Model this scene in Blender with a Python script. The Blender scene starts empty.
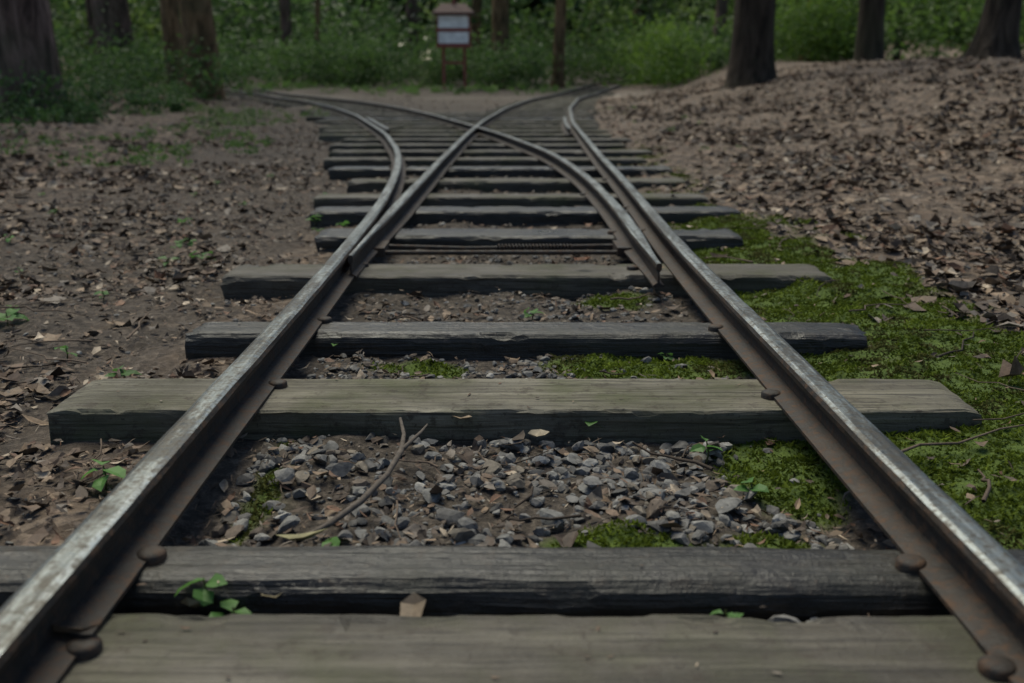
import bpy, math, bmesh
import numpy as np
from mathutils import Vector
rng=np.random.default_rng(11)
S=bpy.context.scene
# ---------------------------------------------------------------- noise
def _h(xi,yi,s):
    v=np.sin(xi*127.1+yi*311.7+s*74.7)*43758.5453
    return v-np.floor(v)
def vn(x,y,s=0):
    x=np.asarray(x,float);y=np.asarray(y,float)
    xi=np.floor(x);yi=np.floor(y);fx=x-xi;fy=y-yi
    fx=fx*fx*(3-2*fx);fy=fy*fy*(3-2*fy)
    a=_h(xi,yi,s);b=_h(xi+1,yi,s);c=_h(xi,yi+1,s);d=_h(xi+1,yi+1,s)
    return (a*(1-fx)+b*fx)*(1-fy)+(c*(1-fx)+d*fx)*fy
def fbm(x,y,s=0,o=3):
    t=0;a=.5;n=0
    for i in range(o):
        t=t+a*vn(x*2**i,y*2**i,s+i);n+=a;a*=.5
    return t/n
def ss(a,b,x):
    t=np.clip((np.asarray(x,float)-a)/(b-a),0,1);return t*t*(3-2*t)
# ---------------------------------------------------------------- track alignment (world metres, +Y = along track)
def curve(pts,lo,hi):
    pts=np.array(pts);y=np.arange(lo-3,hi+3,.1)
    x=np.interp(y,pts[:,0],pts[:,1])
    k=np.hanning(17);k/=k.sum()
    xs=np.convolve(np.pad(x,8,mode='edge'),k,'valid')
    return y,xs
LS=curve([(-5,-.355),(2,-.355),(3.1,-.378),(4.35,-.46),(5.2,-.55),(6.8,-.80),(9.8,-1.42),(12,-1.98),(15,-2.9),(19.4,-4.6),(24,-6.9),(34,-12.6)],-3,32)
RL=curve([(-5,-.335),(2,-.335),(3,-.325),(4.6,-.30),(6.5,-.26),(8.7,-.19),(12,.0),(16.7,.42),(22,1.25),(27,2.3),(38,5.5)],-3,36)
RS=curve([(-5,.394),(2,.394),(2.6,.405),(3.4,.43),(5,.46),(8.4,.55),(12,.75),(16.7,1.17),(22,2.0),(27,3.05),(38,6.25)],-3,36)
LR=curve([(-5,.312),(2.0,.312),(2.7,.33),(3.5,.325),(4.4,.285),(5.2,.215),(6.8,-.04),(9.8,-.66),(12,-1.2),(15,-2.1),(19.4,-3.85),(24,-6.15),(34,-11.85)],-3,32)
def X(c,y): return np.interp(y,c[0],c[1])
# ---------------------------------------------------------------- terrain
def hs(x,y):
    x=np.asarray(x,float);y=np.asarray(y,float)
    h=.64*ss(1.1,6.2,x)*ss(0,5,y+1.5)
    far=ss(14,22,y)
    h=h*(1-(1-ss(.6,3.5,x-X(RS,y)))*far)
    h=h+.15*ss(3.6,6.0,-x)*(1-.7*ss(15,19,y)*(1-ss(8,10,-x)))
    h=h+.14*ss(20,28,y)
    h=h+1.2*ss(28,75,y)+.9*ss(9,30,np.abs(x))
    return h
def ht(x,y):
    x=np.asarray(x,float);y=np.asarray(y,float)
    h=hs(x,y)+.008
    h=h+.024*ss(.0,.35,x-X(RS,y))*(1-ss(.8,1.6,x-X(RS,y)))
    h=h-.014*ss(.0,.35,X(LS,y)-x)*(1-ss(1.2,2.4,X(LS,y)-x))
    h=h+(fbm(x*1.1,y*1.1,3)-.5)*.22*ss(.8,3,np.abs(x))
    h=h+(fbm(x*7,y*7,9)-.5)*.032+(fbm(x*26,y*26,21,2)-.5)*.016
    return h
def mossm(x,y):
    d=x-X(RS,y)
    n=fbm(x*5,y*5,31)
    m=ss(.01,.08,d)*(1-ss(.35,.75,d+.5*(n-.5)))*ss(.5,1.0,y)*(1-.5*ss(2.2,3.6,y))*(1-ss(6,9,y))
    m=np.maximum(m,np.exp(-((x-.34)/.085)**2-((y-1.14)/.14)**2)*1.3)
    m=np.maximum(m,np.exp(-((x-.25)/.22)**2-((y-1.57)/.09)**2)*1.2)
    m=np.maximum(m,np.exp(-((x-.13)/.11)**2-((y-.935)/.03)**2)*1.2)
    m=np.maximum(m,np.exp(-((x+.15)/.13)**2-((y-1.58)/.05)**2)*.9)
    m=np.maximum(m,np.exp(-((x-.22)/.12)**2-((y-2.05)/.10)**2)*.8)
    m=np.maximum(m,np.exp(-((x+.28)/.04)**2-((y-1.1)/.2)**2)*.7)
    m=np.maximum(m,np.exp(-((x-.27)/.07)**2-((y-.95)/.06)**2)*.8)
    return np.clip(ss(.42,.66,m*(.42+1.05*fbm(x*9,y*9,35))),0,1)
# ---------------------------------------------------------------- mesh helpers
def mk(name,V,F,mats,cols=None,smooth=False,mi=None,parent=None,loc=None):
    V=np.asarray(V,np.float32)
    if not isinstance(F,list): F=[F]
    F=[np.asarray(f,np.int32) for f in F if len(f)]
    me=bpy.data.meshes.new(name)
    me.vertices.add(len(V));me.vertices.foreach_set('co',V.ravel())
    lp=np.concatenate([f.ravel() for f in F]).astype(np.int32)
    tot=np.concatenate([np.full(len(f),f.shape[1],np.int32) for f in F])
    st=np.concatenate([[0],np.cumsum(tot)[:-1]]).astype(np.int32)
    me.loops.add(len(lp));me.loops.foreach_set('vertex_index',lp)
    me.polygons.add(len(tot));me.polygons.foreach_set('loop_start',st)
    if not isinstance(mats,(list,tuple)): mats=[mats]
    for m in mats: me.materials.append(m)
    if mi is not None: me.polygons.foreach_set('material_index',np.asarray(mi,np.int32))
    me.update(calc_edges=True)
    me.polygons.foreach_set('use_smooth',np.full(len(tot),bool(smooth)))
    if cols is not None:
        c=np.ones((len(V),4),np.float32);c[:,:3]=cols
        a=me.color_attributes.new('Col','FLOAT_COLOR','POINT');a.data.foreach_set('color',c.ravel())
    me.validate()
    ob=bpy.data.objects.new(name,me);S.collection.objects.link(ob)
    if parent: ob.parent=parent
    if loc is not None: ob.location=loc
    return ob
def empty(name,loc=(0,0,0)):
    e=bpy.data.objects.new(name,None);S.collection.objects.link(e);e.location=loc;return e
def sweep(P,prof,scale=None,edge_mi=None,closed=True):
    P=np.asarray(P,float);prof=np.asarray(prof,float);N=len(P);M=len(prof)
    T=np.gradient(P[:,:2],axis=0);T/=np.linalg.norm(T,axis=1)[:,None]
    R=np.stack([T[:,1],-T[:,0]],1)
    sc=np.ones(N) if scale is None else np.asarray(scale)
    lat=prof[None,:,0]*sc[:,None]
    V=np.zeros((N,M,3));V[:,:,0]=P[:,None,0]+R[:,None,0]*lat;V[:,:,1]=P[:,None,1]+R[:,None,1]*lat
    V[:,:,2]=P[:,None,2]+prof[None,:,1]
    i=np.arange(N-1)[:,None];j=np.arange(M)[None,:];jn=(j+1)%M
    Q=np.stack([i*M+j,(i+1)*M+j,(i+1)*M+jn,i*M+jn],-1).reshape(-1,4)
    mi=None
    if edge_mi is not None: mi=np.tile(np.asarray(edge_mi),N-1)
    caps=np.stack([np.arange(M),(N-1)*M+np.arange(M)[::-1]])
    if mi is not None: mi=np.concatenate([mi,[0,0]])
    return V.reshape(-1,3),[Q,caps],mi
def tubeg(P,rad,sides=8):
    P=np.asarray(P,float);N=len(P);rad=np.broadcast_to(np.asarray(rad,float),(N,))
    T=np.gradient(P,axis=0);T/=np.linalg.norm(T,axis=1)[:,None]+1e-9
    up=np.tile([0,0,1.],(N,1));bad=np.abs(T[:,2])>.8;up[bad]=[0,1,0]
    if bad.mean()>.5: up[:]=[0,1,0]
    A=np.cross(T,up);A/=np.linalg.norm(A,axis=1)[:,None]+1e-9;B=np.cross(A,T)
    a=np.linspace(0,2*np.pi,sides,endpoint=False)
    V=P[:,None]+(A[:,None]*np.cos(a)[None,:,None]+B[:,None]*np.sin(a)[None,:,None])*rad[:,None,None]
    i=np.arange(N-1)[:,None];j=np.arange(sides)[None,:];jn=(j+1)%sides
    Q=np.stack([i*sides+j,i*sides+jn,(i+1)*sides+jn,(i+1)*sides+j],-1).reshape(-1,4)
    return V.reshape(-1,3),Q
def joing(parts):
    Vs=[];Fs=[];o=0
    for V,F in parts:
        Vs.append(V);Fs.append(F+o);o+=len(V)
    return np.concatenate(Vs),np.concatenate(Fs)
def boxg(x0,x1,y0,y1,z0,z1):
    V=np.array([(x0,y0,z0),(x1,y0,z0),(x1,y1,z0),(x0,y1,z0),(x0,y0,z1),(x1,y0,z1),(x1,y1,z1),(x0,y1,z1)],float)
    F=np.array([(0,3,2,1),(4,5,6,7),(0,1,5,4),(1,2,6,5),(2,3,7,6),(3,0,4,7)])
    return V,F
TS=np.array([0,.3,.3,.3,.7,.7,.7,1.]);TW=np.array([0,-1,0,1,-.8,0,.8,0.])
def leafg(P,L,W,yaw,rx,ry,curl,fold):
    n=len(P)
    x=(TS[None]-.5)*L[:,None];y=TW[None]*W[:,None]*.5
    y=y*(1+rng.normal(0,.24,(n,8)));x=x+rng.normal(0,.06,(n,8))*L[:,None]
    z=curl[:,None]*((TS[None]-.5)**2*4)*L[:,None]+fold[:,None]*np.abs(TW[None])*W[:,None]*.5
    c,s=np.cos(rx)[:,None],np.sin(rx)[:,None];y,z=y*c-z*s,y*s+z*c
    c,s=np.cos(ry)[:,None],np.sin(ry)[:,None];x,z=x*c+z*s,-x*s+z*c
    c,s=np.cos(yaw)[:,None],np.sin(yaw)[:,None];x,y=x*c-y*s,x*s+y*c
    V=np.stack([x,y,z],-1)+P[:,None,:]
    b=(np.arange(n)*8)[:,None]
    tri=np.array([[0,3,2],[0,2,1],[4,5,7],[5,6,7]]);qd=np.array([[1,2,5,4],[2,3,6,5]])
    T=(b[:,:,None]+tri[None]).reshape(-1,3);Q=(b[:,:,None]+qd[None]).reshape(-1,4)
    return V.reshape(-1,3),[T,Q]
def fol(P,L,col):
    n=len(P)
    d=rng.normal(size=(n,3));d[:,2]*=.6;d/=np.linalg.norm(d,axis=1)[:,None]
    u=rng.normal(size=(n,3));u[:,2]+=1.2;w=np.cross(d,u);w/=np.linalg.norm(w,axis=1)[:,None]
    nn=np.cross(w,d);L=L[:,None]
    V=np.stack([P-d*L*.5,P+w*L*.3+nn*L*.08,P+d*L*.5-nn*L*.1,P-w*L*.3+nn*L*.08],1)
    F=np.arange(n*4).reshape(-1,4)
    return V.reshape(-1,3),F,np.repeat(col,4,0)
# ---------------------------------------------------------------- materials
def newmat(name,rough=.8,metal=0,spec=.3):
    m=bpy.data.materials.new(name);m.use_nodes=True;nt=m.node_tree
    b=nt.nodes['Principled BSDF'];b.inputs['Roughness'].default_value=rough;b.inputs['Metallic'].default_value=metal
    b.inputs['Specular IOR Level'].default_value=spec
    return m,nt,b
def N(nt,t,**k):
    n=nt.nodes.new(t)
    for a,v in k.items(): setattr(n,a,v)
    return n
def noise(nt,vec,scale,detail=5,rough=.6,dist=0):
    n=N(nt,'ShaderNodeTexNoise');n.inputs['Scale'].default_value=scale;n.inputs['Detail'].default_value=min(detail,5)
    n.inputs['Roughness'].default_value=rough;n.inputs['Distortion'].default_value=dist
    nt.links.new(vec,n.inputs['Vector']);return n.outputs['Fac']
def ramp(nt,fac,stops):
    r=N(nt,'ShaderNodeValToRGB');e=r.color_ramp.elements
    while len(e)<len(stops): e.new(.5)
    for i,(p,c) in enumerate(stops):
        e[i].position=p;e[i].color=(tuple(c)+(1,)) if hasattr(c,'__len__') else (c,c,c,1)
    nt.links.new(fac,r.inputs['Fac']);return r.outputs['Color']
def mix(nt,fac,a,b,bt='MIX'):
    m=N(nt,'ShaderNodeMix',data_type='RGBA',blend_type=bt)
    for s,v in ((m.inputs['Factor'],fac),(m.inputs['A'],a),(m.inputs['B'],b)):
        if hasattr(v,'is_linked'): nt.links.new(v,s)
        elif hasattr(v,'__len__'): s.default_value=tuple(v)+(1,)
        else: s.default_value=v
    return m.outputs['Result']
def bump(nt,b,hgt,strength,dist):
    n=N(nt,'ShaderNodeBump');n.inputs['Strength'].default_value=strength;n.inputs['Distance'].default_value=dist
    nt.links.new(hgt,n.inputs['Height']);nt.links.new(n.outputs['Normal'],b.inputs['Normal'])
def objvec(nt,scale=(1,1,1),rand=False):
    tc=N(nt,'ShaderNodeTexCoord');mp=N(nt,'ShaderNodeMapping');mp.inputs['Scale'].default_value=scale
    v=tc.outputs['Object']
    if rand:
        oi=N(nt,'ShaderNodeObjectInfo');ma=N(nt,'ShaderNodeVectorMath',operation='MULTIPLY_ADD')
        cx=N(nt,'ShaderNodeCombineXYZ');nt.links.new(oi.outputs['Random'],cx.inputs[0])
        nt.links.new(oi.outputs['Random'],cx.inputs[1])
        nt.links.new(cx.outputs[0],ma.inputs[0]);ma.inputs[1].default_value=(37,11,0);nt.links.new(v,ma.inputs[2]);v=ma.outputs[0]
    nt.links.new(v,mp.inputs['Vector']);return mp.outputs['Vector']
def attr(nt):
    a=N(nt,'ShaderNodeAttribute');a.attribute_name='Col';return a
# ground
mg,nt,b=newmat('forest_floor_soil',.92)
v=objvec(nt)
n1=noise(nt,v,9,5,.7);n2=noise(nt,v,70,5,.75)
soil=ramp(nt,n2,[(.3,(.016,.0125,.009)),(.5,(.046,.036,.027)),(.66,(.115,.092,.07))])
vo=N(nt,'ShaderNodeTexVoronoi');vo.inputs['Scale'].default_value=30
nt.links.new(v,vo.inputs['Vector'])
sp=N(nt,'ShaderNodeSeparateColor');nt.links.new(vo.outputs['Color'],sp.inputs[0])
lf=ramp(nt,sp.outputs[0],[(.0,(.035,.024,.017)),(.35,(.09,.062,.042)),(.7,(.16,.112,.076)),(1,(.25,.19,.14))])
at=attr(nt);sa=N(nt,'ShaderNodeSeparateColor');nt.links.new(at.outputs['Color'],sa.inputs[0])
c=mix(nt,sa.outputs[2],lf,soil)
c=mix(nt,ramp(nt,n1,[(.35,0.75),(.65,0.1)]),c,soil)
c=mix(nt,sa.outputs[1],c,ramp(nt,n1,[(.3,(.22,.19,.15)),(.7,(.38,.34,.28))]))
ms=ramp(nt,n2,[(.3,(.025,.045,.006)),(.6,(.07,.105,.014)),(.8,(.11,.15,.02))])
c=mix(nt,sa.outputs[0],c,ms)
nt.links.new(c,b.inputs['Base Color'])
bump(nt,b,n2,.9,.012)
def vmat(name,rough=.75,trans=0,spec=.3,nscale=60,var=.5):
    m,nt,b=newmat(name,rough,0,spec);a=attr(nt)
    v=objvec(nt);n=noise(nt,v,nscale,3)
    c=mix(nt,1.0,a.outputs['Color'],ramp(nt,n,[(.25,1-var),(.75,1+var*.3)]),'MULTIPLY')
    nt.links.new(c,b.inputs['Base Color'])
    if trans:
        t=N(nt,'ShaderNodeBsdfTranslucent');nt.links.new(c,t.inputs['Color'])
        mx=N(nt,'ShaderNodeMixShader');mx.inputs[0].default_value=trans
        nt.links.new(b.outputs[0],mx.inputs[1]);nt.links.new(t.outputs[0],mx.inputs[2])
        nt.links.new(mx.outputs[0],nt.nodes['Material Output'].inputs['Surface'])
    else: bump(nt,b,n,.5,.002)
    return m
mlit=vmat('dry_leaf',.7,0,.3,90,.5)
mfol=vmat('green_leaf',.55,.45,.3,3,.35)
mstone=vmat('ballast_stone',.8,0,.35,140,.6)
mmoss=vmat('moss',.9,.25,.1,40,.5)
mtwig=vmat('twig_bark',.85,0,.2,120,.5)
def wood(name,cols,green,rough,streak=.85):
    m,nt,b=newmat(name,rough,0,.3)
    v=objvec(nt,(1.6,42,42),True);v2=objvec(nt,(5,150,150),True);v3=objvec(nt,(1,1,1),True);v4=objvec(nt,(1,3.5,3.5),True)
    g=noise(nt,v,1.0,5,.7,.35);g2=noise(nt,v2,1,4,.65,.3);g3=noise(nt,v3,6,5,.65);g4=noise(nt,v3,34,5,.75);g5=noise(nt,v4,3.2,5,.7,.4);g6=noise(nt,v3,130,3,.7)
    c=ramp(nt,g,[(.28,cols[0]),(.48,cols[1]),(.72,cols[2])])
    c=mix(nt,ramp(nt,g2,[(.36,streak),(.5,0.)]),c,(.014,.011,.008))
    c=mix(nt,ramp(nt,g3,[(.46,0.),(.68,green)]),c,(.055,.062,.026))
    c=mix(nt,ramp(nt,g5,[(.42,0.),(.62,.72)]),c,tuple(k*.42 for k in cols[1]))
    c=mix(nt,ramp(nt,g4,[(.54,0.),(.64,.75)]),c,(.034,.026,.018))
    c=mix(nt,ramp(nt,g6,[(.62,0.),(.70,.6)]),c,(.012,.010,.008))
    nt.links.new(c,b.inputs['Base Color'])
    r=ramp(nt,g3,[(.3,max(rough-.2,.1)),(.7,min(rough+.15,1))]);nt.links.new(r,b.inputs['Roughness'])
    ad=N(nt,'ShaderNodeMath',operation='ADD');nt.links.new(g,ad.inputs[0]);nt.links.new(g2,ad.inputs[1])
    a2=N(nt,'ShaderNodeMath',operation='ADD');nt.links.new(ad.outputs[0],a2.inputs[0]);nt.links.new(g4,a2.inputs[1])
    bump(nt,b,a2.outputs[0],.75,.004)
    return m
mw=wood('weathered_oak',[(.055,.047,.032),(.115,.103,.074),(.18,.165,.127)],.75,.85)
mw2=wood('weathered_oak_brown',[(.027,.023,.017),(.064,.055,.041),(.108,.096,.074)],.6,.72)
md=wood('tarred_oak',[(.009,.008,.0072),(.021,.019,.0165),(.046,.042,.037)],.15,.42,.6)
# steel
mtop,nt,b=newmat('worn_rail_head',.35,.85,.5)
v=objvec(nt,(110,1.6,110));v2=objvec(nt);v3=objvec(nt,(3,.7,3))
s1=noise(nt,v,1,5,.75);s2=noise(nt,v2,90,5,.78);s3=noise(nt,v3,9,5,.78)
c=ramp(nt,s1,[(.3,(.07,.074,.07)),(.48,(.20,.215,.205)),(.7,(.42,.44,.425))])
c=mix(nt,ramp(nt,s2,[(.46,0.),(.6,.85)]),c,(.045,.036,.027))
c=mix(nt,ramp(nt,s3,[(.46,0.),(.58,.8)]),c,(.055,.048,.038))
nt.links.new(c,b.inputs['Base Color'])
nt.links.new(ramp(nt,s2,[(.3,.26),(.7,.65)]),b.inputs['Roughness']);bump(nt,b,s2,.3,.001)
mrust,nt,b=newmat('dark_rail_steel',.65,.1,.3)
v2=objvec(nt);s2=noise(nt,v2,70,5,.78);s3=noise(nt,v2,7,5,.7)
c=ramp(nt,s3,[(.3,(.010,.0085,.0075)),(.52,(.022,.0175,.014)),(.72,(.045,.033,.024))])
c=mix(nt,ramp(nt,s2,[(.48,0.),(.64,.75)]),c,(.075,.040,.021))
nt.links.new(c,b.inputs['Base Color']);nt.links.new(ramp(nt,s2,[(.3,.5),(.7,.85)]),b.inputs['Roughness']);bump(nt,b,s2,.8,.003)
def bark(name,cols,sc=1):
    m,nt,b=newmat(name,.92,0,.15)
    v=objvec(nt,(9*sc,9*sc,1.6*sc),True);g=noise(nt,v,1,5,.7,.6);g2=noise(nt,objvec(nt,(1,1,1),True),1.2,4)
    c=ramp(nt,g,[(.35,cols[0]),(.5,cols[1]),(.7,cols[2])])
    c=mix(nt,ramp(nt,g2,[(.5,0.),(.7,.5)]),c,(.04,.05,.025))
    nt.links.new(c,b.inputs['Base Color']);bump(nt,b,g,1,.05);return m
mb1=bark('reddish_bark',[(.016,.011,.009),(.085,.056,.045),(.20,.14,.115)],1.2)
mb2=bark('brown_bark',[(.035,.022,.012),(.14,.088,.045),(.23,.155,.09)],1.4)
mb3=bark('dark_bark',[(.010,.008,.006),(.032,.024,.017),(.065,.05,.037)])
# ---------------------------------------------------------------- ground sheet
def warp(a,b,n,c,p=2.6):
    t=np.linspace(-1,1,n);L=c-a;R=b-c
    return np.where(t<0,c-L*(np.abs(t)*.06+.94*np.abs(t)**p),c+R*(np.abs(t)*.06+.94*np.abs(t)**p))
gx=warp(-90,90,520,.1,3.2);gy=np.concatenate([np.linspace(-25,-.6,25)[:-1],np.linspace(-.6,3.2,300)[:-1],3.2+117*(np.linspace(0,1,330)*.05+.95*np.linspace(0,1,330)**2.6)])
GX,GY=np.meshgrid(gx,gy);GZ=ht(GX,GY)
nx,ny=len(gx),len(gy)
i=np.arange(ny-1)[:,None];j=np.arange(nx-1)[None,:]
Q=np.stack([i*nx+j,i*nx+j+1,(i+1)*nx+j+1,(i+1)*nx+j],-1).reshape(-1,4)
x=GX.ravel();y=GY.ravel()
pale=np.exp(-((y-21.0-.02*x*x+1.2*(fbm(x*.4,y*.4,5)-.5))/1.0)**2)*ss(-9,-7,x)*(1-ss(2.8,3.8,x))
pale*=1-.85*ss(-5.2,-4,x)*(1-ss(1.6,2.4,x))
def barem(x,y):
    d=X(LS,y)-x
    m=ss(.1,.3,d)*(1-ss(.9,1.7,d+.5*(fbm(x*2,y*2,8)-.5)))
    ins=ss(-.15,0,x-X(LS,y))*(1-ss(-.05,.25,x-X(RS,y)))
    return np.clip(np.maximum(m*.8,ins),0,1)
mk('ground',np.stack([x,y,GZ.ravel()],1),Q,mg,np.stack([mossm(x,y),pale*.8,barem(x,y)],1),True)
# ---------------------------------------------------------------- track
TZ=.05
trk=empty('railway_track')
prof=[(-.032,0),(-.032,.004),(-.006,.010),(-.0045,.032),(-.0155,.036),(-.0168,.043),(-.0145,.0482),(-.009,.0503),(.009,.0503),(.0145,.0482),(.0168,.043),(.0155,.036),(.0045,.032),(.006,.010),(.032,.004),(.032,0)]
emi=[0]*16
for k in (6,7,8): emi[k]=1
def rail(name,c,y0,y1,taper=0,off=0,tend=0):
    n=int((y1-y0)/.06)+2;y=np.linspace(y0,y1,n);x=X(c,y)+off
    x=x+(fbm(y*1.3,y*0+off,17)-.5)*.005
    z=hs(x,y)+TZ+.0005
    sc=np.ones(n)
    if taper: sc=.35+.65*ss(0,taper,y-y0)
    if tend: sc=sc*(.4+.6*ss(0,tend,y1-y))
    V,F,mi=sweep(np.stack([x,y,z],1),prof,sc,emi)
    V=V.reshape(n,16,3)
    V[:,5:11,0]+=((fbm(y[:,None]*18,np.arange(6)[None]*.8,23)-.5)*.0026)
    V[:,6:10,2]+=((fbm(y[:,None]*11,np.arange(4)[None]*.5,24)-.5)*.0014)
    return mk(name,V.reshape(-1,3),F,[mrust,mtop],None,False,mi,trk)
rail('left_stock_rail',LS,-3,32)
rail('right_stock_rail',RS,-3,36)
rail('left_switch_blade',RL,2.12,8.05,1.0,0)
rail('right_switch_blade',LR,2.02,7.85,.5)
rail('through_rail',RL,8.45,36)
rail('diverging_rail',LR,8.35,32)
rail('frog_wing',RL,8.05,8.75,0,.0)
rail('frog_wing',LR,7.85,8.7,0,.0)
rail('guard_rail',RS,7.3,9.5,.3,-.062,.3)
rail('guard_rail',LS,7.2,9.4,.3,.062,.3)
parts=[]
parts.append(tubeg([(-.32,2.46,.047),(.30,2.46,.047)],.006,8))
parts.append(tubeg([(-.30,2.54,.050),(-.1,2.53,.046),(.33,2.55,.050)],.005,8))
parts.append(boxg(-.335,-.30,2.44,2.56,.04,.062));parts.append(boxg(.275,.31,2.44,2.56,.04,.062))
V,F=joing(parts);mk('throw_rod',V,F,mrust,None,False,None,trk)
t=np.linspace(0,1,260);a=t*2*np.pi*22
V,F=tubeg(np.stack([-.02+.19*t,2.505+.010*np.cos(a),.050+.010*np.sin(a)],1),.0022,5)
mk('rod_spring',V,F,mrust,None,True,None,trk)
def sleeper(yb,w,xl,xr,rot,mat,bev=.008,top=0,tilt=0):
    seg=110;xc=(xl+xr)/2;L=xr-xl;yc=yb-w/2
    hw=w/2;z1=0;z0=-.12;q=[]
    for cx,cz,a0 in ((hw-bev,z1-bev,0),(-hw+bev,z1-bev,90)):
        for k in range(4):
            a=math.radians(a0+k*30);q.append((cx+bev*math.cos(a),cz+bev*math.sin(a)))
        if a0==0:
            for f in (.66,.33,0,-.33,-.66): q.append(((hw-bev)*f,z1))
    q.append((-hw,-.035));q.append((-hw,-.07));q.append((-hw,z0));q.append((hw,z0));q.append((hw,-.05))
    q=np.array(q);M=len(q)
    u=np.linspace(-.5,.5,seg);xs=u*L
    V=np.zeros((seg,M,3));sd=rng.uniform(0,99)
    V[:,:,0]=xs[:,None]
    V[:,:,1]=q[None,:,0];V[:,:,2]=q[None,:,1]
    kk=np.arange(M)[None,:]
    edge=(np.abs(q[None,:,0])>hw*.8)*(q[None,:,1]>-.03)
    V[:,:,1]+=(fbm(xs[:,None]*9+sd,kk*.9+sd,4)-.5)*.007+(fbm(xs[:,None]*2.2+sd,kk*0,5)-.5)*.007
    V[:,:,2]+=((fbm(xs[:,None]*7+sd,kk*1.3,6)-.5)*.003+(fbm(xs[:,None]*40+sd,kk*2.3,7,2)-.5)*.002)*(q[None,:,1]>-.03)
    V[:,:,2]-=ss(.58,.78,fbm(xs[:,None]*16+sd,kk*.5,13))*.007*edge
    e=np.minimum(np.abs(u+.5),np.abs(u-.5))*L
    V[:,:,2]-=(.004*(1-ss(0,.02,e)))[:,None]*(q[None,:,1]>-.03)
    V[:,0:,0]+=(fbm(kk*.8+sd,xs[:,None]*0,12)-.5)*.016*(np.abs(u)>.495)[:,None]
    i=np.arange(seg-1)[:,None];j=np.arange(M)[None,:];jn=(j+1)%M
    Q=np.stack([i*M+j,i*M+jn,(i+1)*M+jn,(i+1)*M+j],-1).reshape(-1,4)
    caps=np.stack([np.arange(M)[::-1],(seg-1)*M+np.arange(M)])
    ob=mk('wooden_sleeper',V.reshape(-1,3),[Q,caps],mat,None,False)
    ob.location=(xc,yc,TZ+top+float(hs(xc,yc)));ob.rotation_euler=(math.radians(tilt),0,math.radians(rot))
    return ob
T=[(.20,.14,-.6,.6,0,md,.008),(.735,.16,-.50,.57,-.6,mw2,.01),(.868,.085,-.80,.50,-.9,md,.022),(1.388,.145,-.60,.625,-.45,mw,.006),
   (1.741,.10,-.545,.615,-.7,md,.016),(2.30,.15,-.62,.715,-.3,mw2,.01),(2.85,.15,-.52,.645,-.4,md,.012),(3.35,.14,-.63,.755,.2,md,.012),
   (3.72,.13,-.69,.73,-.2,mw2,.01),(4.29,.15,-.65,.75,.2,mw2,.01),(4.86,.14,-.83,.78,0,md,.01)]
Tys=[]
for (yb,w,xl,xr,r,m,bv_) in T:
    sleeper(yb,w,xl,xr,r,m,bv_);Tys.append((yb-w/2,w))
y=5.40
while y<12.3:
    w=rng.uniform(.13,.16);l=float(X(LS,y))-rng.uniform(.25,.42);r=float(X(RS,y))+rng.uniform(.22,.36)
    sleeper(y,w,l,r,rng.normal(0,.5),[mw,mw2,md,mw2][rng.integers(4)],.01);Tys.append((y-w/2,w));y+=rng.uniform(.5,.6)
y1=y
while y1<30:
    for A,B in ((LS,LR),(RL,RS)):
        c=(float(X(A,y1))+float(X(B,y1)))/2
        sl=(float(X(A,y1+.3))-float(X(A,y1-.3)))/.6
        sleeper(y1,.15,c-.66,c+.66,-math.degrees(math.atan(sl)),[mw,mw2,mw2][rng.integers(3)],.01)
    y1+=.6
bp=[]
def dome(x,y,z,r,h):
    a=np.linspace(0,2*np.pi,14,endpoint=False);R=[(r*1.0,-.004),(r,h*.45),(r*.86,h*.8),(r*.5,h),(.0004,h*1.03)]
    V=np.array([[(x+rr*math.cos(q)*1.05,y+rr*math.sin(q),z+hh) for q in a] for rr,hh in R]).reshape(-1,3)
    i=np.arange(4)[:,None];j=np.arange(14)[None,:];jn=(j+1)%14
    return V,np.stack([i*14+j,i*14+jn,(i+1)*14+jn,(i+1)*14+j],-1).reshape(-1,4)
for k,(yc,w) in enumerate(Tys):
    if yc<.3: continue
    cs=[LS,RS] if yc<2.2 else [LS,RS,RL,LR]
    for c in cs:
        for sd in (-1,1):
            if yc>2.2 and rng.random()<.35: continue
            jx=float(X(c,yc))+sd*.033
            bp.append(dome(jx,yc+rng.uniform(-.02,.02)+sd*.02,TZ+float(hs(jx,yc))+.003,.013,.0065))
V,F=joing(bp);mk('rail_bolts',V,F,mrust,None,True,None,trk)
# ---------------------------------------------------------------- leaf litter
n=185000
Y=.35+19*rng.random(n)**1.5;Wd=1.0+.78*Y
x=rng.uniform(-1,1,n)*Wd
dl=X(LS,Y)-x;dr=x-X(RS,Y)
ins=(dl<.02)&(dr<.02)
p=.12+1.1*ss(.32,.62,fbm(x*2.2,Y*2.2,40))
p=np.where(dl>0,p*(.55+.45*ss(.5,1.3,dl)),p)
p=np.where(dr>0,p*(.22+.70*ss(.2,1.0,dr)),p)
p=np.where(ins,np.where(Y<1.3,.06,.10),p)*(1-.88*mossm(x,Y))
p=p*(1-.9*np.exp(-((x+2.6+.1*Y)/1.1)**2)*ss(6,8,Y)*(1-ss(13,15,Y)))
onrail=np.minimum.reduce([np.abs(x-X(c,Y)) for c in (LS,RS)])<.035
p[onrail]=0
for yc,w in Tys: p=np.where((np.abs(Y-yc)<w/2+.022)&(x>X(LS,Y)-.32)&(x<X(RS,Y)+.32),p*(.0 if yc<2 else .03),p)
k=rng.random(n)<p
x=x[k];Y=Y[k];n=len(x)
ins=(x>X(LS,Y)-.35)&(x<X(RS,Y)+.1)
L=(.014+.044*rng.random(n)**1.5)*(1+.045*Y);L=np.where(ins,L*.55,L)
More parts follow.
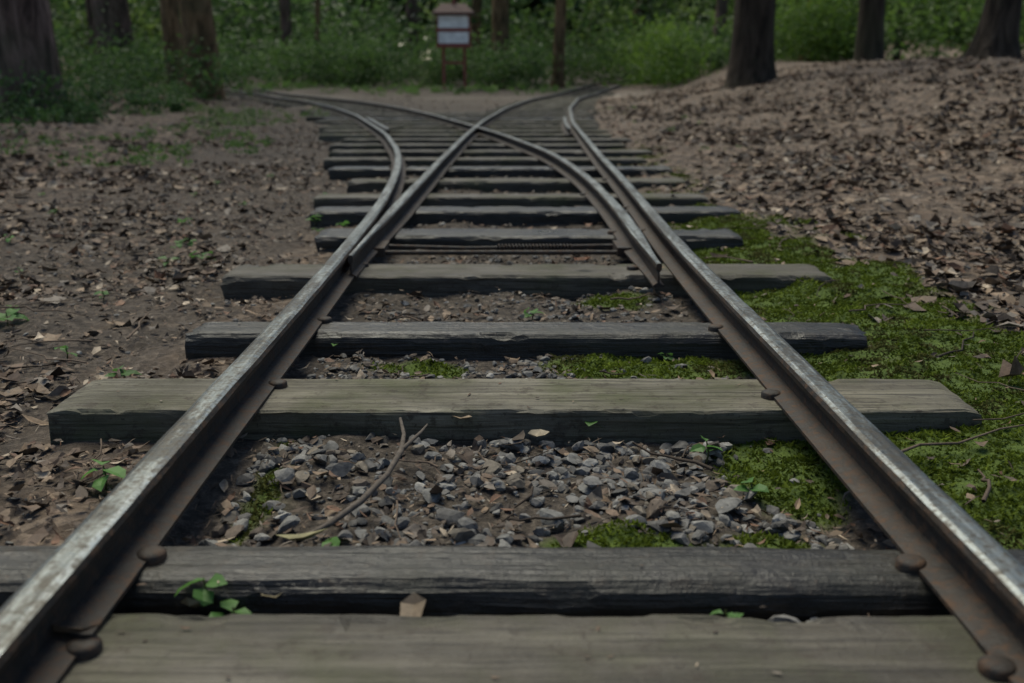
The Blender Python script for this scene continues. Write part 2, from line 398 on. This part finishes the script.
bar=barem(x,Y)>.4;L=np.where(bar&~ins,L*rng.uniform(.4,.95,n),L)
W=L*rng.uniform(.38,.8,n)
z=ht(x,Y)+rng.uniform(.001,.012,n)
for yc,w in Tys: z=np.where((np.abs(Y-yc)<w/2)&(x>X(LS,Y)-.25)&(x<X(RS,Y)+.25),TZ+hs(x,Y)+.004,z)
V,F=leafg(np.stack([x,Y,z],1),L,W,rng.uniform(0,6.28,n),rng.normal(0,.30,n),rng.normal(0,.25,n),rng.normal(.06,.2,n),rng.normal(.1,.4,n))
pal=np.array([(.21,.145,.092),(.13,.085,.055),(.065,.044,.030),(.18,.148,.118),(.15,.077,.043),(.36,.285,.205)])
ci=rng.choice(6,n,p=[.22,.27,.24,.14,.07,.06])
col=pal[ci]*rng.uniform(.6,1.1,(n,1))*(.7+.5*fbm(x*1.2,Y*1.2,61))[:,None]
mk('leaf_litter',V,F,mlit,np.repeat(col,8,0))
n=56000
Y=.4+8*rng.random(n)**1.6;x=rng.uniform(-1,1,n)*(.6+.6*Y)
k=(mossm(x,Y)<.4)|(rng.random(n)<.15)
for yc,w in Tys: k&=~((np.abs(Y-yc)<w/2+.014)&(x>X(LS,Y)-.3)&(x<X(RS,Y)+.3)&(rng.random(n)<.975))
x=x[k];Y=Y[k];n=len(x)
L=rng.uniform(.006,.024,n);W=np.where(rng.random(n)<.6,.0018,L*.45)
z=ht(x,Y)+rng.uniform(.002,.012,n);on=np.zeros(n,bool)
for yc,w in Tys:
    q=(np.abs(Y-yc)<w/2+.006)&(x>X(LS,Y)-.25)&(x<X(RS,Y)+.25);z=np.where(q,TZ+hs(x,Y)+.002,z);on|=q
L=np.where(on,L*.5,L);W=np.where(on,np.minimum(W,.003),W)
V,F=leafg(np.stack([x,Y,z],1),L,W,rng.uniform(0,6.28,n),rng.normal(0,.35,n)*~on,rng.normal(0,.3,n)*~on,rng.normal(.0,.1,n),rng.normal(0,.3,n))
ci=rng.choice(6,n,p=[.16,.27,.3,.1,.12,.05]);col=pal[ci]*rng.uniform(.5,1.1,(n,1))
mk('bark_debris',V,F,mlit,np.repeat(col,8,0))
# ---------------------------------------------------------------- stones
bm=bmesh.new();bmesh.ops.create_icosphere(bm,subdivisions=2,radius=1)
bv=np.array([v.co[:] for v in bm.verts]);bf=np.array([[v.index for v in f.verts] for f in bm.faces]);bm.free()
tmpl=[]
for k in range(18):
    v=bv.copy()
    for q in range(12):
        d=rng.normal(size=3);d/=np.linalg.norm(d);lim=rng.uniform(.38,.8)
        pr=v@d;v=v-np.where(pr>lim,pr-lim,0)[:,None]*d
    tmpl.append(v/np.abs(v).max())
tmpl=np.array(tmpl)
def stones(name,x,Y,s,zoff=0):
    n=len(x);v=tmpl[rng.integers(0,18,n)]*np.stack([s,s*rng.uniform(.5,.95,n),s*rng.uniform(.35,.75,n)],1)[:,None,:]
    t=rng.normal(0,.4,n);c,q=np.cos(t)[:,None],np.sin(t)[:,None]
    v=np.stack([v[...,0],v[...,1]*c-v[...,2]*q,v[...,1]*q+v[...,2]*c],-1)
    t=rng.uniform(0,6.28,n);c,q=np.cos(t)[:,None],np.sin(t)[:,None]
    v=np.stack([v[...,0]*c-v[...,1]*q,v[...,0]*q+v[...,1]*c,v[...,2]],-1)
    v=v+np.stack([x,Y,ht(x,Y)+s*rng.uniform(-.1,.4,n)+zoff],1)[:,None,:]
    F=(np.arange(n)*len(bv))[:,None,None]+bf[None]
    pal=np.array([(.135,.128,.118),(.185,.178,.163),(.082,.077,.071),(.15,.125,.095),(.26,.248,.225),(.10,.075,.055)])
    col=pal[rng.choice(6,n,p=[.30,.22,.20,.13,.06,.09])]*rng.uniform(.6,1.15,(n,1))
    mk(name,v.reshape(-1,3),F.reshape(-1,3),mstone,np.repeat(col,len(bv),0))
xs=[];ys=[];sz=[]
def reg(n,x0,x1,y0,y1,s0,s1,pw=2.2):
    x=rng.uniform(x0,x1,n);y=rng.uniform(y0,y1,n);k=rng.random(n)>mossm(x,y)*.92
    k&=rng.random(n)<.3+1.0*ss(.35,.6,fbm(x*6,y*6,77))
    xs.append(x[k]);ys.append(y[k]);sz.append(s0+(s1-s0)*rng.random(k.sum())**pw)
reg(2500,-.31,.35,.885,1.235,.003,.016,2.4)
reg(500,-.30,.34,.745,.775,.003,.010)
reg(1300,-.31,.36,1.40,1.63,.003,.012)
reg(1200,-.31,.36,1.75,2.14,.003,.012)
reg(700,-.31,.36,2.32,2.68,.003,.012)
reg(2200,-.5,.5,2.8,11,.004,.014)
reg(1400,-1.5,-.38,.5,5,.003,.010,3)
reg(700,.45,1.8,.5,6,.003,.010,3)
reg(70,.5,2.5,1.6,5,.010,.02)
x=np.concatenate(xs);Y=np.concatenate(ys);s=np.concatenate(sz)
k=np.ones(len(x),bool)
for yc,w in Tys: k&=~((np.abs(Y-yc)<w/2+.01)&(x>X(LS,Y)-.3)&(x<X(RS,Y)+.3))
for c in (LS,RS): k&=np.abs(x-X(c,Y))>.04
stones('ballast_gravel',x[k],Y[k],s[k])
bx=np.array([-.265,-.20,.245,.24,.05,-.06,.0,-.23,.19,-.12,.26,.31,.10,-.02,.21]);by=np.array([1.10,1.12,1.02,.755,.98,.99,1.16,.96,1.15,1.21,1.2,.9,1.07,1.13,.97])
stones('loose_stones',bx,by,np.array([.02,.019,.022,.02,.019,.023,.015,.021,.016,.014,.02,.018,.015,.02,.016]),.006)
# ---------------------------------------------------------------- moss: fine dense tufts
n=620000
Y=.45+6.5*rng.random(n)**2.0;x=rng.uniform(-.35,1.35,n)
m=mossm(x,Y);k=rng.random(n)<m
for yc,w in Tys: k&=~((np.abs(Y-yc)<w/2+.003)&(x>X(LS,Y)-.3)&(x<X(RS,Y)+.22))
x=x[k];Y=Y[k];n=len(x)
cu=fbm(x*30,Y*30,55,2)
z=ht(x,Y)-.001+.012*(cu-.35)*mossm(x,Y);h=rng.uniform(.0015,.005,n)*(1+.15*Y);a=rng.uniform(0,6.28,n);wd=rng.uniform(.0012,.0026,n)*(1+.3*Y)
tx=rng.normal(0,.8,n)*h;ty=rng.normal(0,.8,n)*h
V=np.stack([np.stack([x-np.cos(a)*wd,Y-np.sin(a)*wd,z],1),np.stack([x+np.cos(a)*wd,Y+np.sin(a)*wd,z],1),np.stack([x+tx,Y+ty,z+h],1)],1).reshape(-1,3)
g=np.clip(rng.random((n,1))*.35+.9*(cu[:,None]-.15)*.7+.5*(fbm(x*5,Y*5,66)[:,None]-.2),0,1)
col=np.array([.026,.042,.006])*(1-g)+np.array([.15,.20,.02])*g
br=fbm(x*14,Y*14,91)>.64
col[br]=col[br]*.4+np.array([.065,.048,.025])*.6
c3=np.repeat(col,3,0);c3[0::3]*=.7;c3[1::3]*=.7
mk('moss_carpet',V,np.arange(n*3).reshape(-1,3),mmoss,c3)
# ---------------------------------------------------------------- twigs
parts=[];cols=[]
for k in range(600):
    y=.5+9*rng.random()**1.7;x=rng.uniform(-1,1)*(.6+.7*y)
    if min(abs(x-float(X(LS,y))),abs(x-float(X(RS,y))))<.12 and y<4: continue
    if any(abs(y-yc)<w/2+.05 for yc,w in Tys) and abs(x)<.7: continue
    L=rng.uniform(.03,.12) if abs(x)<.4 else rng.uniform(.05,.25);a=rng.uniform(0,6.28);t=np.linspace(-.5,.5,6)
    px=x+t*L*math.cos(a)+rng.normal(0,L*.04,6);py=y+t*L*math.sin(a)+rng.normal(0,L*.04,6)
    P=np.stack([px,py,ht(px,py)+.006+rng.uniform(0,.01)],1)
    V,F=tubeg(P,np.linspace(1,.5,6)*rng.uniform(.0008,.0026),5);parts.append((V,F));cols.append(np.tile(np.array([.085,.062,.045])*rng.uniform(.4,1.6),(len(V),1)))
V,F=joing(parts);mk('fallen_twigs',V,F,mtwig,np.concatenate(cols),True)
P=np.array([(-.137,1.225,.045),(-.128,1.18,.04),(-.125,1.12,.042),(-.134,1.05,.04),(-.155,.985,.036),(-.18,.94,.032),(-.205,.905,.03)])
V,F=tubeg(P,[.002,.0026,.0036,.0033,.0036,.0032,.0025],8)
V2,F2=tubeg([(-.125,1.12,.042),(-.105,1.16,.05),(-.10,1.2,.046)],[.0028,.002,.001],6)
V,F=joing([(V,F),(V2,F2)]);mk('fallen_stick',V,F,mtwig,np.tile([.10,.082,.066],(len(V),1)),True)
# ---------------------------------------------------------------- seedlings
def seedling(x,y,h,n,L,z=None,c=(.08,.18,.04)):
    z=float(ht(x,y)) if z is None else z
    V,F=tubeg([(x,y,z-.005),(x+.003,y,z+h*.5),(x,y+.002,z+h)],[.0014,.0012,.001],5)
    a=rng.uniform(0,6.28)+np.arange(n)*2.4
    P=np.stack([x+np.cos(a)*L*.5,y+np.sin(a)*L*.5,z+h*np.linspace(.55,1,n)],1)
    V2,F2=leafg(P,np.full(n,L)*rng.uniform(.7,1.1,n),np.full(n,L*.62),a,rng.normal(0,.3,n),rng.normal(.1,.25,n),np.full(n,-.12),np.full(n,.25))
    Q=np.concatenate([F,F2[1]+len(V)]);T3=F2[0]+len(V)
    col=np.concatenate([np.tile([.09,.1,.04],(len(V),1)),np.tile(np.array(c)*rng.uniform(.8,1.3),(len(V2),1))])
    mk('seedling',np.concatenate([V,V2]),[T3,Q],mfol,col)
SD=[(-.47,1.09,.03,5,.032),(-.50,1.27,.025,4,.026),(-.265,.79,.03,5,.026),(-.235,.77,.018,4,.022),(.185,.755,.035,5,.018),(.115,1.25,.03,4,.024),
          (.25,1.17,.03,4,.022),(-.17,.90,.012,4,.030),(.28,1.06,.02,4,.022),(-.29,1.66,.035,6,.026),(.27,1.62,.02,5,.018),(-1.0,1.95,.03,5,.05),
          (-.62,1.55,.02,4,.03),(.42,2.45,.03,5,.03),(.05,1.9,.02,4,.026),(-.48,2.36,.03,5,.035),(-1.15,1.5,.03,5,.05),(-.8,2.6,.03,5,.045),(1.2,2.1,.02,4,.035)]
for k in range(34):
    y=rng.uniform(1.1,4.8);SD.append((-.5-rng.random()*.55*y,y,rng.uniform(.012,.035),rng.integers(3,7),rng.uniform(.016,.036)))
for a in SD: seedling(*a)
P=np.array([(-.335,.685,TZ+.010),(-.27,.775,.03),(-.08,.765,.03),(-.2,.80,.035),(.04,1.17,.04),(-.20,.893,.035),(.17,2.22,TZ+.02),(-.06,1.24,.04),(-.62,1.25,.03),(-.72,1.33,.03),(-.55,1.05,.02),(-.75,1.15,.03)])
n=len(P);V,F=leafg(P,rng.uniform(.03,.05,n),rng.uniform(.014,.024,n),rng.uniform(0,6.28,n),rng.normal(0,.3,n),rng.normal(0,.3,n),np.full(n,.2),np.full(n,.45))
mk('fallen_leaves',V,F,mlit,np.repeat(np.array([(.13,.09,.06),(.2,.17,.1),(.16,.12,.08),(.17,.14,.08),(.34,.28,.19),(.2,.18,.09),(.2,.09,.045),(.22,.16,.1),(.24,.17,.11),(.3,.22,.14),(.2,.14,.09),(.28,.2,.13)]),8,0))
# ---------------------------------------------------------------- herbs and undergrowth
def foliage(name,specs):
    Vs=[];Fs=[];Cs=[];o=0
    for (cx,cy,r,h,n,L,cd,cl) in specs:
        k=max(4,int(n/45));cz=float(hs(cx,cy))
        u=rng.normal(size=(k,3));u/=np.linalg.norm(u,axis=1)[:,None];u*=rng.random((k,1))**.4
        C=np.stack([cx+u[:,0]*r,cy+u[:,1]*r,cz+h*.5+u[:,2]*h*.52],1)
        idx=rng.integers(0,k,n);sp=min(r,h)*.26
        P=C[idx]+rng.normal(size=(n,3))*sp*np.array([1,1,.6])
        P[:,2]=np.maximum(P[:,2],cz+.02)
        br=rng.random(k)[idx][:,None]*.6+.4*rng.random((n,1));br=br*(.5+.5*np.clip((P[:,2:3]-cz)/h,0,1))  # top light painted in: leaf colour brightens towards the bush top
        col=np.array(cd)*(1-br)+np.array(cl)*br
        v,f,c=fol(P,L*rng.uniform(.6,1.3,n),col);Vs.append(v);Fs.append(f+o);Cs.append(c);o+=len(v)
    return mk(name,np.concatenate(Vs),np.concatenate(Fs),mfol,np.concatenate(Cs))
D=(.025,.055,.018);M_=(.07,.14,.035);B=(.14,.25,.05)
sp=[]
for k in range(70):
    y=rng.uniform(5.2,13);x=-1.7-.11*y+rng.normal(0,.3+.02*y)
    sp.append((x,y,rng.uniform(.1,.3),rng.uniform(.04,.14),60,.03,M_,(.13,.19,.05)))
for k in range(60):
    y=rng.uniform(9.5,16);x=rng.uniform(-9,-3.4)-.12*(y-9)
    sp.append((x,y,rng.uniform(.2,.5),rng.uniform(.15,.5),160,.06,D,(.10,.19,.05)))
for k in range(26):
    y=rng.uniform(6.5,11);x=-3.7-rng.random()*2.2
    sp.append((x,y,rng.uniform(.15,.35),rng.uniform(.08,.3),110,.05,D,(.10,.19,.05)))
for k in range(12):
    sp.append((rng.uniform(1.1,1.8),rng.uniform(6,14),.15,.05,35,.025,M_,B))
for k in range(50):
    y=rng.uniform(22.0,26);x=rng.uniform(-6,1.4)
    sp.append((x,y,.45,.18,90,.06,M_,B))
foliage('woodland_herbs',sp)
sp=[]
for k in range(28):
    x=rng.uniform(-12,-4.5);y=rng.uniform(16,24)
    if x> -7 and y>18.5: x-=4
    sp.append((x,y,rng.uniform(.6,1.2),rng.uniform(.5,1.5),700,.10,(.035,.07,.022),(.11,.20,.05)))
for k in range(56):
    x=rng.uniform(-10,9);y=rng.uniform(25.5,32)
    if -2.4<x<-.3: y+=3
    if abs(x-float(X(RS,y)))<1.2: y+=2
    sp.append((x,y,rng.uniform(.7,1.5),rng.uniform(.6,1.7),650,.12,(.04,.08,.025),(.125,.22,.055)))
for k in range(16):
    sp.append((rng.uniform(3.5,9),rng.uniform(24,31),rng.uniform(.8,1.5),rng.uniform(1,2.4),750,.13,(.06,.12,.02),(.20,.32,.05)))  # brighter greens paint in the lit foliage on the right
for k in range(22):
    sp.append((rng.uniform(7,17),rng.uniform(19,28),rng.uniform(.8,1.6),rng.uniform(.9,2.6),750,.13,(.04,.085,.018),(.15,.25,.04)))
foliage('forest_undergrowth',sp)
sp=[]
for k in range(100):
    th=math.radians(rng.uniform(-58,58));R=rng.uniform(33,58);x=R*math.sin(th);y=R*math.cos(th)
    hh=rng.uniform(2.0,6.5)
    cl=(.17,.28,.055) if th>.03 else (.11,.19,.055)  # light put into leaf colour: lit right side, darker left
    if rng.random()<.3: cl=(.26,.38,.09)  # some very pale clumps, bright bokeh painted as leaf colour
    sp.append((x,y,rng.uniform(1.6,3.2),hh,520,.32,(.025,.055,.018),cl))
for k in range(150):
    th=math.radians(-68+136*(k+.5)/150+rng.normal(0,1));R=rng.uniform(62,76)
    sp.append((R*math.sin(th),R*math.cos(th),rng.uniform(3.5,5),rng.uniform(8,12),620,1.25,(.03,.06,.02),(.18,.28,.09)))
foliage('distant_forest',sp)
# ---------------------------------------------------------------- trees
def crownmesh(seed):
    n=1500;k=46
    u=rng.normal(size=(k,3));u/=np.linalg.norm(u,axis=1)[:,None];u*=rng.random((k,1))**.35
    C=u*np.array([3.1,3.1,3.0])
    idx=rng.integers(0,k,n);P=C[idx]+rng.normal(size=(n,3))*np.array([.5,.5,.28])
    br=rng.random(k)[idx][:,None]*.6+.4*rng.random((n,1))
    col=np.array(D)*(1-br)+np.array((.10,.19,.04))*br
    v,f,c=fol(P,rng.uniform(.16,.32,n),col);return v,f,c,C
CM=[]
for s in range(3):
    v,f,c,C=crownmesh(s);o=mk('crown_src',v,f,mfol,c);CM.append((o.data,C));bpy.data.objects.remove(o)
def tree(x,y,d,mat,H=13,lean=(0,0),flare=1.35,crown=True,ch=9.5,cs=1.0,sink=.1):
    z0=float(hs(x,y))-sink;R=d/2;nr=54;sd=28;t=np.linspace(0,1,nr)**1.5
    z=t*H;a=np.linspace(0,2*np.pi,sd,endpoint=False);s=rng.uniform(0,90)
    r=R*(1-.72*t)*(1+(flare-1)*np.exp(-z/.28))
    V=np.zeros((nr,sd,3));A,Z=np.meshgrid(a,z)
    rr=r[:,None]*(1+.10*(fbm(np.cos(A)*3+s,np.sin(A)*3+Z*.5,2)-.5)+.07*(fbm(A*5.0+s,Z*2.2,3)-.5)+.18*(flare-1)*np.sin(A*5+s)*np.exp(-Z/.25))
    cx=lean[0]*z+.10*np.sin(z*.5+s)-.10*math.sin(s);cy=lean[1]*z
    V[...,0]=cx[:,None]+rr*np.cos(A);V[...,1]=cy[:,None]+rr*np.sin(A);V[...,2]=Z
    i=np.arange(nr-1)[:,None];j=np.arange(sd)[None,:];jn=(j+1)%sd
    Q=np.stack([i*sd+j,i*sd+jn,(i+1)*sd+jn,(i+1)*sd+j],-1).reshape(-1,4)
    parts=[(V.reshape(-1,3),Q)]
    cm,C=CM[rng.integers(3)];ctop=np.array([lean[0]*ch,lean[1]*ch,ch])
    for q in rng.choice(len(C),9,replace=False):
        e=ctop+C[q]*cs;st=min(max(e[2]-rng.uniform(1,2.5),H*.38),H*.9);b0=np.array([lean[0]*st,lean[1]*st,st])
        m=(b0+e)/2+np.array([0,0,.3]);parts.append(tubeg([b0,m*.6+b0*.4,m,e*.6+m*.4,e],np.array([.2,.15,.11,.07,.03])*d*1.1+.01,7))
    V,F=joing(parts);ob=mk('forest_tree',V,F,mat,None,True,None,None,(x,y,z0))
    if crown:
        c=bpy.data.objects.new('crown',cm);S.collection.objects.link(c);c.parent=ob;c.location=ctop;c.rotation_euler=(0,0,rng.uniform(0,6));c.scale=(cs,cs,cs)
    return ob
tree(-4.72,10.3,.58,mb1,15,(-.03,0),1.25,ch=10)
tree(-4.93,17,.55,mb2,15,(-.04,0),1.2,ch=10.5)
tree(-6.95,22,.42,mb2,14,(0,0),ch=10)
tree(-8.9,24,.85,mb1,17,(0,0),ch=11,cs=1.2)
tree(-5.3,29,.16,mb2,10,(.01,0),ch=7,cs=.6)
tree(-.1,30.5,.56,mb2,15,(-.01,0),ch=11,sink=.3)
tree(1.36,27,.32,mb2,12,(0,0),ch=9,cs=.8)
tree(3.86,16.2,.66,mb3,15,(.0,0),1.4,ch=10.5)
tree(6.38,18.2,.46,mb3,14,(.02,0),1.3,ch=10)
tree(6.05,12.9,.42,mb3,14,(.04,0),2.0,ch=10)
tree(-1.1,36,.4,mb2,13,(0,0),ch=10)
tree(-3.6,40,.5,mb1,14,(0,0),ch=10)
tree(-6.9,13.8,.4,mb3,13,(0.0,0),ch=9.5)
for k in range(32):
    th=math.radians(rng.uniform(-45,45));R=rng.uniform(29,56)
    x=R*math.sin(th)
    if abs(x)<2.5 and R<40: continue
    tree(x,R*math.cos(th),rng.uniform(.18,.55),[mb1,mb2,mb3,mb2][rng.integers(4)],rng.uniform(11,15),(rng.normal(0,.02),0),ch=rng.uniform(9.5,11.5),cs=.75)
for x,y in ((-11,2),(12,4),(-5,-12),(7,-11)):
    tree(x,y,.45,mb3,14,(0,0),ch=10.5,cs=1.1)
# ---------------------------------------------------------------- roofed notice board on red posts
mred,nt,b=newmat('faded_red_paint',.6);g=noise(nt,objvec(nt,(4,4,1)),6,5);nt.links.new(ramp(nt,g,[(.3,(.14,.032,.024)),(.7,(.23,.062,.048))]),b.inputs['Base Color'])
mwh,nt,b=newmat('chalky_white_paint',.6);g=noise(nt,objvec(nt),9,5);nt.links.new(ramp(nt,g,[(.3,(.50,.50,.49)),(.7,(.78,.78,.76))]),b.inputs['Base Color'])
mrf,nt,b=newmat('bitumen_roof',.8);g=noise(nt,objvec(nt),20,5);nt.links.new(ramp(nt,g,[(.3,(.05,.03,.027)),(.7,(.11,.07,.06))]),b.inputs['Base Color'])
bx_,by_=-1.25,25.2;nb=empty('roofed_notice_board',(bx_,by_,float(hs(bx_,by_))))
def part(n,m,*bx):
    V,F=joing([boxg(*q) for q in bx]);return mk(n,V,F,m,None,False,None,nb)
part('post_1',mred,(-.29,-.22,-.04,.04,-.3,1.0));part('post_2',mred,(.22,.29,-.04,.04,-.3,1.0))
part('cabinet',mred,(-.40,.40,-.16,.16,1.0,1.78))
part('white_panel',mwh,(-.36,.36,-.172,-.162,1.10,1.36),(-.36,.36,-.172,-.162,1.45,1.73))
part('centre_rail',mred,(-.42,.42,-.19,-.162,1.375,1.435),(-.42,.42,-.19,-.162,1.0,1.07))
part('brace',mred,(-.22,.22,-.03,.03,.62,.68))
V=np.array([(-.5,-.3,1.76),(.5,-.3,1.76),(.5,.3,1.76),(-.5,.3,1.76),(-.5,-.3,1.80),(.5,-.3,1.80),(.5,.3,1.80),(-.5,.3,1.80),(-.28,0,2.02),(.28,0,2.02)])
mk('roof',V,[np.array([(0,3,2,1),(0,1,5,4),(1,2,6,5),(2,3,7,6),(3,0,4,7),(4,5,9,8),(6,7,8,9)]),np.array([(5,6,9),(7,4,8)])],mrf,None,False,None,nb)
part('finial',mred,(-.03,.03,-.03,.03,1.99,2.12))
# ---------------------------------------------------------------- light
w=bpy.data.worlds.new('World');S.world=w;w.use_nodes=True;nt=w.node_tree
sky=nt.nodes.new('ShaderNodeTexSky');sky.sky_type='NISHITA';sky.sun_disc=False
EL,AZ=math.radians(62),math.radians(-25)
sky.sun_elevation=EL;sky.sun_rotation=AZ
nt.links.new(sky.outputs[0],nt.nodes['Background'].inputs[0]);nt.nodes['Background'].inputs[1].default_value=.15
l=bpy.data.lights.new('sun','SUN');l.energy=4.8;l.angle=math.radians(40);l.color=(1,.96,.79)
lo=bpy.data.objects.new('sun',l);S.collection.objects.link(lo)
d=-Vector((math.sin(AZ)*math.cos(EL),math.cos(AZ)*math.cos(EL),math.sin(EL)));lo.rotation_euler=d.to_track_quat('-Z','Y').to_euler()
# ---------------------------------------------------------------- camera
cd=bpy.data.cameras.new('camera');co=bpy.data.objects.new('camera',cd);S.collection.objects.link(co);S.camera=co
co.location=(0,0,.475);co.rotation_euler=(math.radians(90-14.95),0,math.radians(-.35))
cd.sensor_width=36;cd.lens=35.15;cd.clip_start=.02;cd.clip_end=500
cd.dof.use_dof=True;cd.dof.focus_distance=1.4;cd.dof.aperture_fstop=5.2
S.view_settings.view_transform='Standard';S.view_settings.look='None';S.view_settings.exposure=0
